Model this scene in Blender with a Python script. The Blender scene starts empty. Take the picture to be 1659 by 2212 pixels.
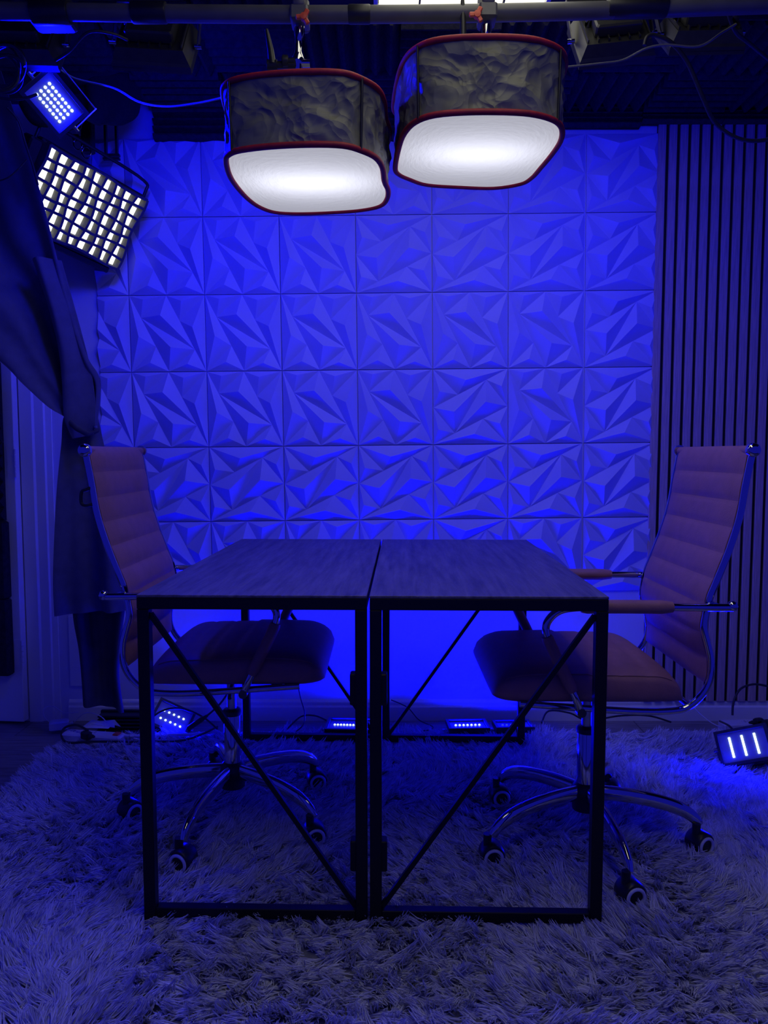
import bpy, bmesh, math, random
import numpy as np
from mathutils import Vector, Matrix

random.seed(7)
rng = np.random.default_rng(11)
PI = math.pi
sc = bpy.context.scene
C = sc.collection

# ------------------------------------------------------------------ camera, world, exposure
F_PX, CX, CY, HORIZON = 1650.0, 829.5, 1106.0, 980.0
CAM_Z = 1.067
TH = math.atan((CY - HORIZON) / F_PX)
cam_d = bpy.data.cameras.new('camera')
cam_d.sensor_fit = 'HORIZONTAL'
cam_d.sensor_width = 36.0
cam_d.lens = F_PX / 1659.0 * 36.0
cam_d.clip_start = 0.02
cam = bpy.data.objects.new('camera', cam_d)
C.objects.link(cam)
cam.location = (0, 0, CAM_Z)
cam.rotation_euler = (PI / 2 - TH, 0, 0)
sc.camera = cam

world = bpy.data.worlds.new('world')
sc.world = world
world.use_nodes = True
bg = world.node_tree.nodes['Background']
bg.inputs[0].default_value = (0.022, 0.025, 1.0, 1)
bg.inputs[1].default_value = 0.33

vs = sc.view_settings
vs.view_transform = 'Standard'
vs.look = 'None'
vs.gamma = 1.0
vs.use_curve_mapping = False
vs.exposure = 0.0
sc.cycles.max_bounces = 6
sc.cycles.caustics_reflective = False
sc.cycles.caustics_refractive = False

BLUE = (0.0, 0.0, 1.0)
# lamp powers (each lamp is built further down, inside its housing)
P_FLOOR, P_UPPER, P_SIDE, P_RIGHT = 7.5, 4.4, 27.0, 9.0
SOFT_EMIT, SOFT_LAMP, TROFFER, GRID = 0.68, 0.20, 1.7, 3.0


def ray(u, v):
    X, Z = (u - CX) / F_PX, (CY - v) / F_PX
    return X, math.cos(TH) + Z * math.sin(TH), Z * math.cos(TH) - math.sin(TH)


def P(u, v, Y):
    """the point at distance Y that is seen at pixel u, v"""
    x, y, z = ray(u, v)
    k = Y / y
    return Vector((x * k, Y, CAM_Z + z * k))


def PZ(u, v, z0):
    """the point at height z0 that is seen at pixel u, v"""
    x, y, z = ray(u, v)
    k = (z0 - CAM_Z) / z
    return Vector((x * k, y * k, z0))


# ------------------------------------------------------------------ materials
def mat(name, col, rough=0.5, metal=0.0, noise=None, bump=None, spec=0.5, sheen=0.0, stretch=None, coat=0.0):
    m = bpy.data.materials.new(name)
    m.use_nodes = True
    nt = m.node_tree
    b = nt.nodes['Principled BSDF']
    b.inputs['Base Color'].default_value = (*col, 1)
    b.inputs['Roughness'].default_value = rough
    b.inputs['Metallic'].default_value = metal
    b.inputs['Specular IOR Level'].default_value = spec
    if sheen:
        b.inputs['Sheen Weight'].default_value = sheen
    if coat:
        b.inputs['Coat Weight'].default_value = coat
        b.inputs['Coat Roughness'].default_value = 0.15
    if noise or bump:
        tc = nt.nodes.new('ShaderNodeTexCoord')
        mp = nt.nodes.new('ShaderNodeMapping')
        nt.links.new(tc.outputs['Object'], mp.inputs['Vector'])
        if stretch:
            mp.inputs['Scale'].default_value = stretch
    if noise:
        sc_, amt = noise
        n = nt.nodes.new('ShaderNodeTexNoise')
        n.inputs['Scale'].default_value = sc_
        n.inputs['Detail'].default_value = 6
        nt.links.new(mp.outputs[0], n.inputs['Vector'])
        r = nt.nodes.new('ShaderNodeValToRGB')
        r.color_ramp.elements[0].position = 0.3
        r.color_ramp.elements[1].position = 0.7
        r.color_ramp.elements[0].color = (*[c * (1 - amt) for c in col], 1)
        r.color_ramp.elements[1].color = (*[min(1, c * (1 + amt)) for c in col], 1)
        nt.links.new(n.outputs['Fac'], r.inputs[0])
        nt.links.new(r.outputs[0], b.inputs['Base Color'])
    if bump:
        sc_, st = bump
        n = nt.nodes.new('ShaderNodeTexNoise')
        n.inputs['Scale'].default_value = sc_
        n.inputs['Detail'].default_value = 5
        nt.links.new(mp.outputs[0], n.inputs['Vector'])
        bp = nt.nodes.new('ShaderNodeBump')
        bp.inputs['Strength'].default_value = st
        bp.inputs['Distance'].default_value = 0.01
        nt.links.new(n.outputs['Fac'], bp.inputs['Height'])
        nt.links.new(bp.outputs[0], b.inputs['Normal'])
    return m


def emit(name, col, s):
    m = bpy.data.materials.new(name)
    m.use_nodes = True
    nt = m.node_tree
    nt.nodes.clear()
    o = nt.nodes.new('ShaderNodeOutputMaterial')
    e = nt.nodes.new('ShaderNodeEmission')
    e.inputs[0].default_value = (*col, 1)
    e.inputs[1].default_value = s
    nt.links.new(e.outputs[0], o.inputs[0])
    return m


M = {}
M['paint'] = mat('wall_paint', (0.72, 0.72, 0.76), 0.6, bump=(40, 0.05))
M['tile'] = mat('wall_tile_plastic', (0.48, 0.48, 0.74), 0.55, noise=(9, 0.03))
M['trimw'] = mat('white_trim_paint', (0.86, 0.86, 0.74), 0.4, bump=(30, 0.03))
M['ceil'] = mat('ceiling_paint', (0.03, 0.03, 0.035), 0.8, noise=(5, 0.2))
M['foam'] = mat('charcoal_foam', (0.032, 0.032, 0.036), 0.95, noise=(60, 0.3), bump=(220, 0.4), spec=0.1)
M['plank'] = mat('grey_wood_plank', (0.24, 0.22, 0.20), 0.45, noise=(7, 0.35), stretch=(1, 9, 1), bump=(30, 0.1))
M['gap'] = mat('dark_subfloor', (0.02, 0.02, 0.02), 0.9, noise=(10, 0.2))
M['rugback'] = mat('rug_backing', (0.22, 0.22, 0.23), 0.95, noise=(60, 0.3))
M['slat'] = mat('oak_slat_veneer', (0.52, 0.385, 0.33), 0.55, noise=(22, 0.22), stretch=(9, 9, 0.5), bump=(60, 0.12))
M['felt'] = mat('black_felt', (0.008, 0.008, 0.009), 0.95, noise=(90, 0.3))
M['desk'] = mat('dark_wood_laminate', (0.13, 0.112, 0.118), 0.40, noise=(13, 0.5), stretch=(5, 0.45, 5), bump=(22, 0.4))
M['black'] = mat('black_powder_coat', (0.005, 0.005, 0.006), 0.5, noise=(120, 0.2), spec=0.3)
M['blackp'] = mat('black_plastic', (0.014, 0.014, 0.016), 0.4, noise=(80, 0.2))
M['leather'] = mat('tan_leather', (0.40, 0.18, 0.13), 0.5, noise=(30, 0.08), bump=(260, 0.12))
M['chrome'] = mat('chrome', (0.56, 0.56, 0.58), 0.07, metal=1.0, noise=(3, 0.03))
M['steel'] = mat('brushed_steel', (0.45, 0.45, 0.46), 0.3, metal=1.0, noise=(60, 0.1))
M['whitep'] = mat('white_plastic', (0.7, 0.7, 0.7), 0.35, noise=(20, 0.03))
M['nylon'] = mat('black_nylon', (0.22, 0.22, 0.14), 0.48, noise=(14, 0.2), spec=0.3)
M['redtrim'] = mat('red_piping', (0.42, 0.012, 0.025), 0.6, noise=(60, 0.2))
M['redp'] = mat('red_plastic', (0.75, 0.10, 0.04), 0.4, noise=(30, 0.05))
M['curtain'] = mat('navy_curtain', (0.085, 0.085, 0.13), 0.75, noise=(25, 0.15), bump=(300, 0.1), sheen=0.15)
M['curtain2'] = mat('charcoal_lining', (0.06, 0.06, 0.06), 0.8, noise=(25, 0.15))
M['pipe'] = mat('dark_grey_pipe', (0.10, 0.10, 0.10), 0.38, noise=(20, 0.15))
M['cable'] = mat('black_cable', (0.02, 0.02, 0.021), 0.5, noise=(60, 0.2))
M['cableg'] = mat('grey_cable', (0.16, 0.16, 0.15), 0.5, noise=(60, 0.1))
M['glass'] = mat('flood_reflector', (0.30, 0.32, 0.40), 0.25, noise=(30, 0.1))
M['hous'] = mat('flood_housing', (0.03, 0.03, 0.03), 0.4, noise=(50, 0.2))
M['led'] = emit('blue_led', (0.45, 0.62, 1.0), 3.0)
M['led_dim'] = emit('faint_blue_led', (0.05, 0.08, 1.0), 0.7)
M['cob'] = emit('white_led_panel', (1.0, 1.0, 0.93), GRID)
M['trof'] = emit('ceiling_light_diffuser', (1.0, 0.97, 0.78), TROFFER)
M['redled'] = emit('red_indicator', (1.0, 0.05, 0.02), 2.0)
M['gridf'] = mat('grey_grid_fabric', (0.07, 0.07, 0.067), 0.8, noise=(60, 0.25))

nt = M['nylon'].node_tree
tc_ = nt.nodes.new('ShaderNodeTexCoord')
nz_ = nt.nodes.new('ShaderNodeTexNoise')
nz_.inputs['Scale'].default_value = 9
mx_ = nt.nodes.new('ShaderNodeMixRGB')
mx_.inputs[0].default_value = 0.12
vo_ = nt.nodes.new('ShaderNodeTexVoronoi')
vo_.inputs['Scale'].default_value = 17
vo2_ = nt.nodes.new('ShaderNodeTexVoronoi')
vo2_.inputs['Scale'].default_value = 41
ma_ = nt.nodes.new('ShaderNodeMath')
ma_.operation = 'MULTIPLY_ADD'
ma_.inputs[1].default_value = 0.4
bp_ = nt.nodes.new('ShaderNodeBump')
bp_.inputs['Strength'].default_value = 1.0
bp_.inputs['Distance'].default_value = 0.014
nt.links.new(tc_.outputs['Object'], nz_.inputs['Vector'])
nt.links.new(tc_.outputs['Object'], mx_.inputs[1])
nt.links.new(nz_.outputs['Color'], mx_.inputs[2])
nt.links.new(mx_.outputs[0], vo_.inputs['Vector'])
nt.links.new(mx_.outputs[0], vo2_.inputs['Vector'])
nt.links.new(vo2_.outputs['Distance'], ma_.inputs[0])
nt.links.new(vo_.outputs['Distance'], ma_.inputs[2])
nt.links.new(ma_.outputs[0], bp_.inputs['Height'])
nt.links.new(bp_.outputs[0], nt.nodes['Principled BSDF'].inputs['Normal'])

# softbox diffuser: white cloth that both glows evenly and lets the lamp behind it through
m = bpy.data.materials.new('softbox_diffuser')
m.use_nodes = True
nt = m.node_tree
nt.nodes.clear()
o_ = nt.nodes.new('ShaderNodeOutputMaterial')
em = nt.nodes.new('ShaderNodeEmission')
em.inputs[0].default_value = (0.82, 0.83, 1.0, 1)
em.inputs[1].default_value = SOFT_EMIT * 0.55
tr = nt.nodes.new('ShaderNodeBsdfTranslucent')
tr.inputs[0].default_value = (0.80, 0.80, 0.90, 1)
tn = nt.nodes.new('ShaderNodeTexNoise')
tn.inputs['Scale'].default_value = 14
tb = nt.nodes.new('ShaderNodeBump')
tb.inputs['Strength'].default_value = 0.35
tb.inputs['Distance'].default_value = 0.01
nt.links.new(tn.outputs['Fac'], tb.inputs['Height'])
nt.links.new(tb.outputs[0], tr.inputs['Normal'])
ad = nt.nodes.new('ShaderNodeAddShader')
nt.links.new(em.outputs[0], ad.inputs[0])
nt.links.new(tr.outputs[0], ad.inputs[1])
nt.links.new(ad.outputs[0], o_.inputs[0])
M['diff'] = m

# rug strands
m = bpy.data.materials.new('rug_pile')
m.use_nodes = True
nt = m.node_tree
b = nt.nodes['Principled BSDF']
b.inputs['Roughness'].default_value = 0.7
b.inputs['Specular IOR Level'].default_value = 0.25
hi = nt.nodes.new('ShaderNodeHairInfo')
rp = nt.nodes.new('ShaderNodeValToRGB')
rp.color_ramp.elements[0].color = (0.52, 0.52, 0.53, 1)
rp.color_ramp.elements[1].color = (0.92, 0.92, 0.92, 1)
nt.links.new(hi.outputs['Random'], rp.inputs[0])
nt.links.new(rp.outputs[0], b.inputs['Base Color'])
M['pile'] = m


# ------------------------------------------------------------------ mesh helpers
class MB:
    def __init__(s):
        s.v, s.f = [], []

    def add(s, verts, faces):
        n = len(s.v)
        s.v += [tuple(p) for p in verts]
        s.f += [tuple(i + n for i in q) for q in faces]
        return s

    def box(s, lo, hi, mtx=None):
        x0, y0, z0 = lo
        x1, y1, z1 = hi
        vv = [Vector(p) for p in ((x0, y0, z0), (x1, y0, z0), (x1, y1, z0), (x0, y1, z0),
                                  (x0, y0, z1), (x1, y0, z1), (x1, y1, z1), (x0, y1, z1))]
        if mtx:
            vv = [mtx @ p for p in vv]
        return s.add(vv, [(0, 3, 2, 1), (4, 5, 6, 7), (0, 1, 5, 4), (1, 2, 6, 5), (2, 3, 7, 6), (3, 0, 4, 7)])

    def bbox(s, lo, hi, bev, mtx=None):
        """box with chamfered edges (three bands along z)"""
        x0, y0, z0 = lo
        x1, y1, z1 = hi
        b_ = min(bev, (x1 - x0) * .49, (y1 - y0) * .49, (z1 - z0) * .49)

        def ring(d, z):
            a0, a1, c0, c1 = x0 + d, x1 - d, y0 + d, y1 - d
            e = b_
            return [(a0 + e, c0, z), (a1 - e, c0, z), (a1, c0 + e, z), (a1, c1 - e, z),
                    (a1 - e, c1, z), (a0 + e, c1, z), (a0, c1 - e, z), (a0, c0 + e, z)]
        rings = [ring(b_ * .99 if (x1 - x0) > 2.1 * b_ * 2 and (y1 - y0) > 4.2 * b_ else b_ * .5, z0), ring(0, z0 + b_), ring(0, z1 - b_),
                 ring(b_ * .99 if (x1 - x0) > 2.1 * b_ * 2 and (y1 - y0) > 4.2 * b_ else b_ * .5, z1)]
        vv = [Vector(p) for r in rings for p in r]
        if mtx:
            vv = [mtx @ p for p in vv]
        ff = [tuple(range(7, -1, -1)), tuple(range(24, 32))]
        for k in range(3):
            for i in range(8):
                j = (i + 1) % 8
                ff.append((k * 8 + i, k * 8 + j, k * 8 + 8 + j, k * 8 + 8 + i))
        return s.add(vv, ff)

    def loft(s, rings, closed_ends=True, loop=False):
        n = len(rings[0])
        base = len(s.v)
        for r in rings:
            s.v += [tuple(p) for p in r]
        R = len(rings)
        for k in range(R if loop else R - 1):
            for i in range(n):
                j = (i + 1) % n
                a, b_ = base + k * n, base + ((k + 1) % R) * n
                s.f.append((a + i, a + j, b_ + j, b_ + i))
        if closed_ends and not loop:
            s.f.append(tuple(base + i for i in range(n - 1, -1, -1)))
            s.f.append(tuple(base + (R - 1) * n + i for i in range(n)))
        return s

    def tube(s, pts, r, n=10, loop=False, sx=1.0, up=None):
        """round bar along points; r a number or one per point; sx widens it sideways"""
        pts = [Vector(p) for p in pts]
        N = len(pts)
        rs = [r] * N if not hasattr(r, '__len__') else list(r)
        tang = []
        for i in range(N):
            if loop:
                t = pts[(i + 1) % N] - pts[i - 1]
            else:
                t = pts[min(i + 1, N - 1)] - pts[max(i - 1, 0)]
            tang.append(t.normalized() if t.length > 1e-9 else Vector((0, 0, 1)))
        ref = Vector(up) if up else (Vector((0, 0, 1)) if abs(tang[0].z) < .9 else Vector((1, 0, 0)))
        a = tang[0].cross(ref).normalized()
        rings = []
        for i in range(N):
            a = (a - tang[i] * a.dot(tang[i]))
            a = a.normalized() if a.length > 1e-6 else tang[i].orthogonal().normalized()
            b_ = tang[i].cross(a)
            rings.append([pts[i] + (a * math.cos(2 * PI * k / n) * sx + b_ * math.sin(2 * PI * k / n)) * rs[i] for k in range(n)])
        return s.loft(rings, not loop, loop)

    def cyl(s, a, b_, r, n=16, r2=None):
        return s.tube([a, b_], [r, r if r2 is None else r2], n)

    def lathe(s, prof, n=20, mtx=None):
        """profile (radius, height) turned about z"""
        rings = [[Vector((max(r, 1e-5) * math.cos(2 * PI * k / n), max(r, 1e-5) * math.sin(2 * PI * k / n), z)) for k in range(n)] for r, z in prof]
        if mtx:
            rings = [[mtx @ p for p in r] for r in rings]
        return s.loft(rings, True)

    def bar(s, a, b_, w, h, up=(0, 0, 1)):
        """square bar from a to b: width w sideways, h along up"""
        a, b_ = Vector(a), Vector(b_)
        t = (b_ - a).normalized()
        u = Vector(up)
        sd = t.cross(u).normalized()
        u = sd.cross(t).normalized()
        r = lambda p: [p + sd * (-w / 2) + u * (-h / 2), p + sd * (w / 2) + u * (-h / 2), p + sd * (w / 2) + u * (h / 2), p + sd * (-w / 2) + u * (h / 2)]
        return s.loft([r(a), r(b_)])

    def mesh(s, name, mt, smooth=False):
        me = bpy.data.meshes.new(name)
        me.from_pydata(s.v, [], s.f)
        me.update()
        bm = bmesh.new()
        bm.from_mesh(me)
        bmesh.ops.recalc_face_normals(bm, faces=bm.faces)
        bm.to_mesh(me)
        bm.free()
        me.materials.append(mt)
        if smooth:
            for p in me.polygons:
                p.use_smooth = True
            try:
                me.set_sharp_from_angle(angle=math.radians(smooth if smooth > 1 else 40))
            except Exception:
                pass
        return me

    def build(s, name, mt, parent=None, smooth=False):
        o = bpy.data.objects.new(name, s.mesh(name, mt, smooth))
        C.objects.link(o)
        o.parent = parent
        return o


def spline(pts, n=6, loop=False):
    """Catmull-Rom through the points"""
    pts = [Vector(p) for p in pts]
    N = len(pts)
    out = []
    for i in range(N if loop else N - 1):
        if loop:
            p0, p1, p2, p3 = pts[i - 1], pts[i], pts[(i + 1) % N], pts[(i + 2) % N]
        else:
            p0, p1, p2, p3 = pts[max(i - 1, 0)], pts[i], pts[i + 1], pts[min(i + 2, N - 1)]
        for k in range(n):
            t = k / n
            out.append(0.5 * ((2 * p1) + (p2 - p0) * t + (2 * p0 - 5 * p1 + 4 * p2 - p3) * t * t + (3 * p1 - p0 - 3 * p2 + p3) * t ** 3))
    if not loop:
        out.append(pts[-1])
    return out


def tag(o, label, cat, group=None):
    o['label'] = label
    o['category'] = cat
    if group:
        o['group'] = group
    return o


def thing(name, label, cat, loc=(0, 0, 0), rz=0.0, group=None):
    o = bpy.data.objects.new(name, None)
    o.empty_display_size = 0.05
    C.objects.link(o)
    o.location = loc
    o.rotation_euler = (0, 0, rz)
    return tag(o, label, cat, group)


def struct(o):
    o['kind'] = 'structure'
    return o


def share(name, me, parent, loc=(0, 0, 0), rot=(0, 0, 0), scale=(1, 1, 1)):
    o = bpy.data.objects.new(name, me)
    C.objects.link(o)
    o.parent = parent
    o.location, o.rotation_euler, o.scale = loc, rot, scale
    return o


# ------------------------------------------------------------------ the room
WALL_Y = 3.0
CEIL_Z = 2.385
floor = struct(MB().box((-2.6, 0.2, -0.06), (2.8, WALL_Y, -0.012)).build('floor', M['gap']))
# planks run across; only the bare strip left of the rug shows
PW = 0.178
pm = [MB().bbox((0, 0.0012, -0.012), (1.2 - 0.0025, PW - 0.0012, 0.0), 0.0012).mesh('plank', M['plank'])]
y = WALL_Y - PW
k = 0
while y > 0.9:
    x = -2.6 + [0.0, -0.55, -0.25, -0.8][k % 4]
    while x < 2.6:
        share('plank', pm[0], floor, (x, y, 0))
        x += 1.2
    y -= PW
    k += 1

wall_back = struct(MB().box((-2.6, WALL_Y, -0.06), (2.8, WALL_Y + 0.1, 2.6)).build('wall_back', M['paint']))
ceiling = struct(MB().box((-2.6, 0.2, CEIL_Z), (2.8, WALL_Y + 0.1, CEIL_Z + 0.1)).build('ceiling', M['ceil']))

# baseboard with a stepped top
bb = MB()
x0b = P(150, 1500, WALL_Y).x
prof = [(0, 0), (-0.014, 0), (-0.014, 0.055), (-0.009, 0.062), (-0.009, 0.074), (-0.004, 0.082), (0, 0.084)]
bb.loft([[(x, WALL_Y + dy, dz) for dy, dz in prof] for x in (x0b, 2.8)])
struct(bb.build('baseboard_back', M['trimw']))

# --- faceted wall tiles
TL, TR, BL, BR = (0, 1), (1, 1), (0, 0), (1, 0)
MT, MBt = (0.49, 1), (0.5, 0)
P1, P2, P3, P4 = (0.145, 0.71), (0.66, 0.667), (0.855, 0.285), (0.335, 0.33)
PYR = [((TL, MT, P1), (0.20, 0.935), 0.55), ((MT, TR, P2), (0.70, 0.915), 0.6), ((P1, MT, P3), (0.43, 0.725), 0.95),
       ((P1, P3, MBt), (0.555, 0.31), 1.0), ((P2, TR, BR), (0.845, 0.57), 0.85), ((P3, BR, MBt), (0.76, 0.095), 0.6),
       ((TL, P4, BL), (0.135, 0.455), 0.8), ((P4, MBt, BL), (0.27, 0.115), 0.6)]


def tile_mesh(S, crop=None):
    mb = MB()
    g = 0.0015 / S
    sq = lambda p: (g + p[0] * (1 - 2 * g), g + p[1] * (1 - 2 * g))
    for tri, ap, h in PYR:
        vv = [Vector((sq(p)[0] * S, 0, sq(p)[1] * S)) for p in tri] + [Vector((ap[0] * S, -h * 0.030, ap[1] * S))]
        mb.add(vv, [(0, 1, 3), (1, 2, 3), (2, 0, 3)])
    mb.box((g * S, 0, g * S), (S - g * S, 0.008, S - g * S))
    return mb.mesh('wall_tile', M['tile'])


def cut_mesh(me, x):
    m2 = me.copy()
    bm = bmesh.new()
    bm.from_mesh(m2)
    bmesh.ops.bisect_plane(bm, geom=bm.verts[:] + bm.edges[:] + bm.faces[:], plane_co=(x, 0, 0), plane_no=(1, 0, 0), clear_inner=True)
    bm.to_mesh(m2)
    bm.free()
    return m2


TY = WALL_Y - 0.009
pA = P(610, 799, TY)
pB = P(1098, 799, TY)
S = (pB.x - pA.x) / 3.0
tileA = tile_mesh(S)
# copy turned a quarter, kept inside the same square
tileB = tileA.copy()
for v in tileB.vertices:
    x, yy, z = v.co
    v.co = (S - z, yy, x)
cutA, cutB = cut_mesh(tileA, S * .59), cut_mesh(tileB, S * .59)
tilt = math.radians(0.6)
ox, oz = P(772, 799, TY).x, P(772, 799, TY).z
LAY = {2: 'AAAAABBB', 1: 'AAAABBBB', 0: 'AAAAAAAB', -1: 'AAAAABAB', -2: 'BBBBBBBB', -3: 'AAAAABAB'}
# rows counted up from the line at 799 px: row 0 lies above it
for r in range(-3, 3):
    for c in range(-4, 4):
        kind = LAY[r][c + 4]
        x, z = c * S, r * S
        if c == 3:
            x += 0.004
        X = ox + x * math.cos(tilt) - z * math.sin(tilt)
        Z = oz + x * math.sin(tilt) + z * math.cos(tilt)
        me = tileA if kind == 'A' else tileB
        sx = 1.0
        if c == -4:      # the first column is cut narrow
            me = cutA if kind == 'A' else cutB
        if c == 3:
            sx = 0.955
        share('wall_tile', me, wall_back, (X, TY, Z), (0, -tilt, 0), (sx, 1, 1))

# --- slatted oak panel to the right of the tiles
sp = thing('slat_wall_panel', 'tall oak slat acoustic panel with black felt gaps, right of the faceted tiles', 'wall panel', (P(1423.4, 280, WALL_Y - .02).x, WALL_Y, P(1440, 1512, WALL_Y).z))
slat_top = P(1500, 262, WALL_Y - .03).z
z0s = sp.location.z
hs = slat_top - z0s
NS = 30
pitch = (P(1663, 280, WALL_Y - .02).x - P(1424, 280, WALL_Y - .02).x) / 10.0
MB().box((0, -0.009, 0), (NS * pitch, 0.0, hs)).build('felt_backing', M['felt'], sp)
sm = MB().bbox((0, -0.020, 0), (pitch * 0.70, -0.009, hs), 0.0015).mesh('slat', M['slat'])
for i in range(NS):
    share('slat', sm, sp, (i * pitch, 0, 0), scale=(1, 1, 1))

# --- foam tiles on the ceiling, ridges turned tile by tile
FT = 0.305


def foam_mesh(ridges=6, depth=0.035, base=0.015, s=FT, zdown=True):
    mb = MB()
    g = 0.002
    n = ridges
    w = (s - 2 * g) / n
    rings = []
    for xx in (g, s - g):
        pts = [(xx, g, 0)]
        for i in range(n):
            pts.append((xx, g + i * w, -base))
            pts.append((xx, g + (i + .5) * w - w * .08, -base - depth))
            pts.append((xx, g + (i + .5) * w + w * .08, -base - depth))
        pts.append((xx, s - g, -base))
        pts.append((xx, s - g, 0))
        rings.append(pts)
    mb.loft(rings)
    return mb.mesh('foam_tile', M['foam'])


fm0 = foam_mesh()
fm1 = fm0.copy()
for v in fm1.vertices:
    x, yy, z = v.co
    v.co = (FT - yy, x, z)
x_start = P(320, 300, 2.9).x
TROF = (P(815, 7, 2.1).x * 1.02, P(1207, 7, 2.1).x * 1.02)
TROF_Y1 = PZ(1000, 15, CEIL_Z - 0.01).y
TROF_Y0 = 0.27
nf = 0
for j in range(7):
    yy = WALL_Y - 0.02 - (j + 1) * FT
    for i in range(-4, 9):
        xx = x_start + i * FT
        if xx + FT > TROF[0] - .01 and xx < TROF[1] + .01 and yy + FT > TROF_Y0 - .01 and yy < TROF_Y1 + .01:
            continue
        if j == 0 and i < 0:
            continue
        share('foam_tile', fm0 if (i + j) % 2 == 0 else fm1, ceiling, (xx, yy, CEIL_Z))
        nf += 1

# foam strips along the top of the back wall, ridges level
nb, hb_ = 5, 0.165
fb = MB()
pts_ = [(0, 0)]
for i in range(nb):
    w_ = hb_ / nb
    pts_ += [(-.014, i * w_), (-.040, (i + .40) * w_), (-.040, (i + .60) * w_)]
pts_ += [(-.014, hb_), (0, hb_)]
fb.loft([[(xx, a_, z_) for a_, z_ in pts_] for xx in (0.001, FT - .001)])
fbm = fb.mesh('foam_tile', M['foam'])
for i in range(9):
    xx = x_start + i * FT
    zz = P(400, 300, 2.96).z if i < 3 else P(1000, 288 if i == 3 else (272 if i < 6 else 264), 2.96).z
    if zz + hb_ > CEIL_Z - .004:
        kz = (CEIL_Z - .004 - zz) / hb_
    else:
        kz = 1.0
    share('foam_tile', fbm, wall_back, (xx, WALL_Y - .0095, zz), (0, 0, 0), (1, 1, kz))

# --- ceiling light with four panes
tl = thing('ceiling_light', 'cream lit ceiling light of four panes above the black pipe', 'ceiling light', (TROF[0], TROF_Y0, CEIL_Z - 0.02))
tw, tlen = TROF[1] - TROF[0], TROF_Y1 - TROF_Y0
fr = MB()
fr.box((-.012, -.012, 0), (tw + .012, 0, .02)).box((-.012, tlen, 0), (tw + .012, tlen + .012, .02))
fr.box((-.012, 0, 0), (0, tlen, .02)).box((tw, 0, 0), (tw + .012, tlen, .02))
fr.build('frame', M['whitep'], tl)
pw = tw / 4
for i in range(4):
    MB().box((i * pw + .003, .002, .008), ((i + 1) * pw - .003, tlen - .002, .018)).build('pane', M['trof'], tl)
for i in range(1, 4):
    MB().box((i * pw - .0025, 0, .001), (i * pw + .0025, tlen, .02)).build('divider', M['black'], tl)

# --- door and casing far left (in the plane of the back wall)
DY = WALL_Y - 0.06
xj = P(50, 1400, DY).x
dl = MB()
dw = 0.76
dl.bbox((-dw, 0, 0.012), (0, 0.036, 2.03), 0.002)
door = struct(dl.build('door_1', M['trimw']))
door.location = (P(46, 1400, DY).x, DY, 0)
door.rotation_euler = (0, 0, math.radians(-5))
for zh in (P(25, 1000, DY).z, P(45, 1412, DY).z):
    h = MB()
    h.box((-0.028, -0.003, zh - .055), (0.0, 0.0, zh + .055))
    for q in range(5):
        h.cyl((0.006, -0.003, zh - .055 + q * .022), (0.006, -0.003, zh - .055 + q * .022 + .020), 0.006, 10)
    h.build('hinge', M['trimw'], door)
fz = 0.52
fmw = MB()
# wedge foam tiles glued on the door leaf
nwr = 6
for i in range(nwr):
    w = 0.30 / nwr
    z_ = i * w
    fmw.loft([[(xx, 0, z_), (xx, -0.012, z_), (xx, -0.042, z_ + w * .5), (xx, -0.012, z_ + w), (xx, 0, z_ + w)] for xx in (0, 0.30)])
fmwm = fmw.mesh('foam_tile', M['foam'])
fpl = MB().bbox((0, -0.045, 0), (0.30, 0, 0.30), 0.006).mesh('foam_tile', M['foam'])
zf = P(10, 1455, DY).z
for i in range(4):
    for j in range(2):
        share('foam_tile', fpl if i < 1 or i == 1 else fmwm, door, (-0.026 - 0.302 * (j + 1) - (0.012 if i >= 2 else 0), 0, zf + i * 0.302))
# casing
cs = MB()
cx0, cx1 = P(53, 1400, WALL_Y).x, P(128, 1400, WALL_Y).x
W = cx1 - cx0
prof = [(0, 0), (0, -.012), (.018 * W / .09, -.014), (.022, -.022), (W * .50, -.022), (W * .55, -.014), (W * .80, -.014), (W * .84, -.008), (W, -.006), (W, 0)]
cs.loft([[(cx0 + a, WALL_Y + b_, z) for a, b_ in prof] for z in (0, 2.10)])
struct(cs.build('trim_1', M['trimw']))
st = MB()
sx0, sx1 = P(-60, 1400, WALL_Y).x, P(54, 1400, WALL_Y).x
st.box((sx1 - 0.012, WALL_Y - .012, 0), (sx1 - 0.006, WALL_Y, 2.08))
struct(st.build('trim_2', M['trimw']))
# small access panel low on the wall beside the casing
ap = MB()
a0, a1 = P(152, 1440, WALL_Y), P(190, 1440, WALL_Y)
ap.bbox((a0.x, WALL_Y - .006, .14), (a1.x + .03, WALL_Y, P(152, 1330, WALL_Y).z), .001)
tag(ap.build('access_panel', M['trimw']), 'small white access panel on the wall behind the curtain tail', 'panel')

# ------------------------------------------------------------------ rug
RX0, RX1, RY0, RY1 = -1.17, 2.2, 0.75, 2.81
rug = MB().bbox((RX0, RY0, 0.0005), (RX1, RY1, 0.008), 0.003).build('rug', M['rugback'])
tag(rug, 'grey-white shag rug spread under the desks and both office chairs', 'rug')


def field(x, y):
    return (1.9 * np.sin(1.7 * x + 2.3 * y + 0.6) + 1.3 * np.sin(-3.1 * x + 2.1 * y + 2.0) + 0.9 * np.sin(5.2 * x + 4.7 * y) +
            0.7 * np.sin(9.3 * x - 7.9 * y + 1.0))


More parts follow.
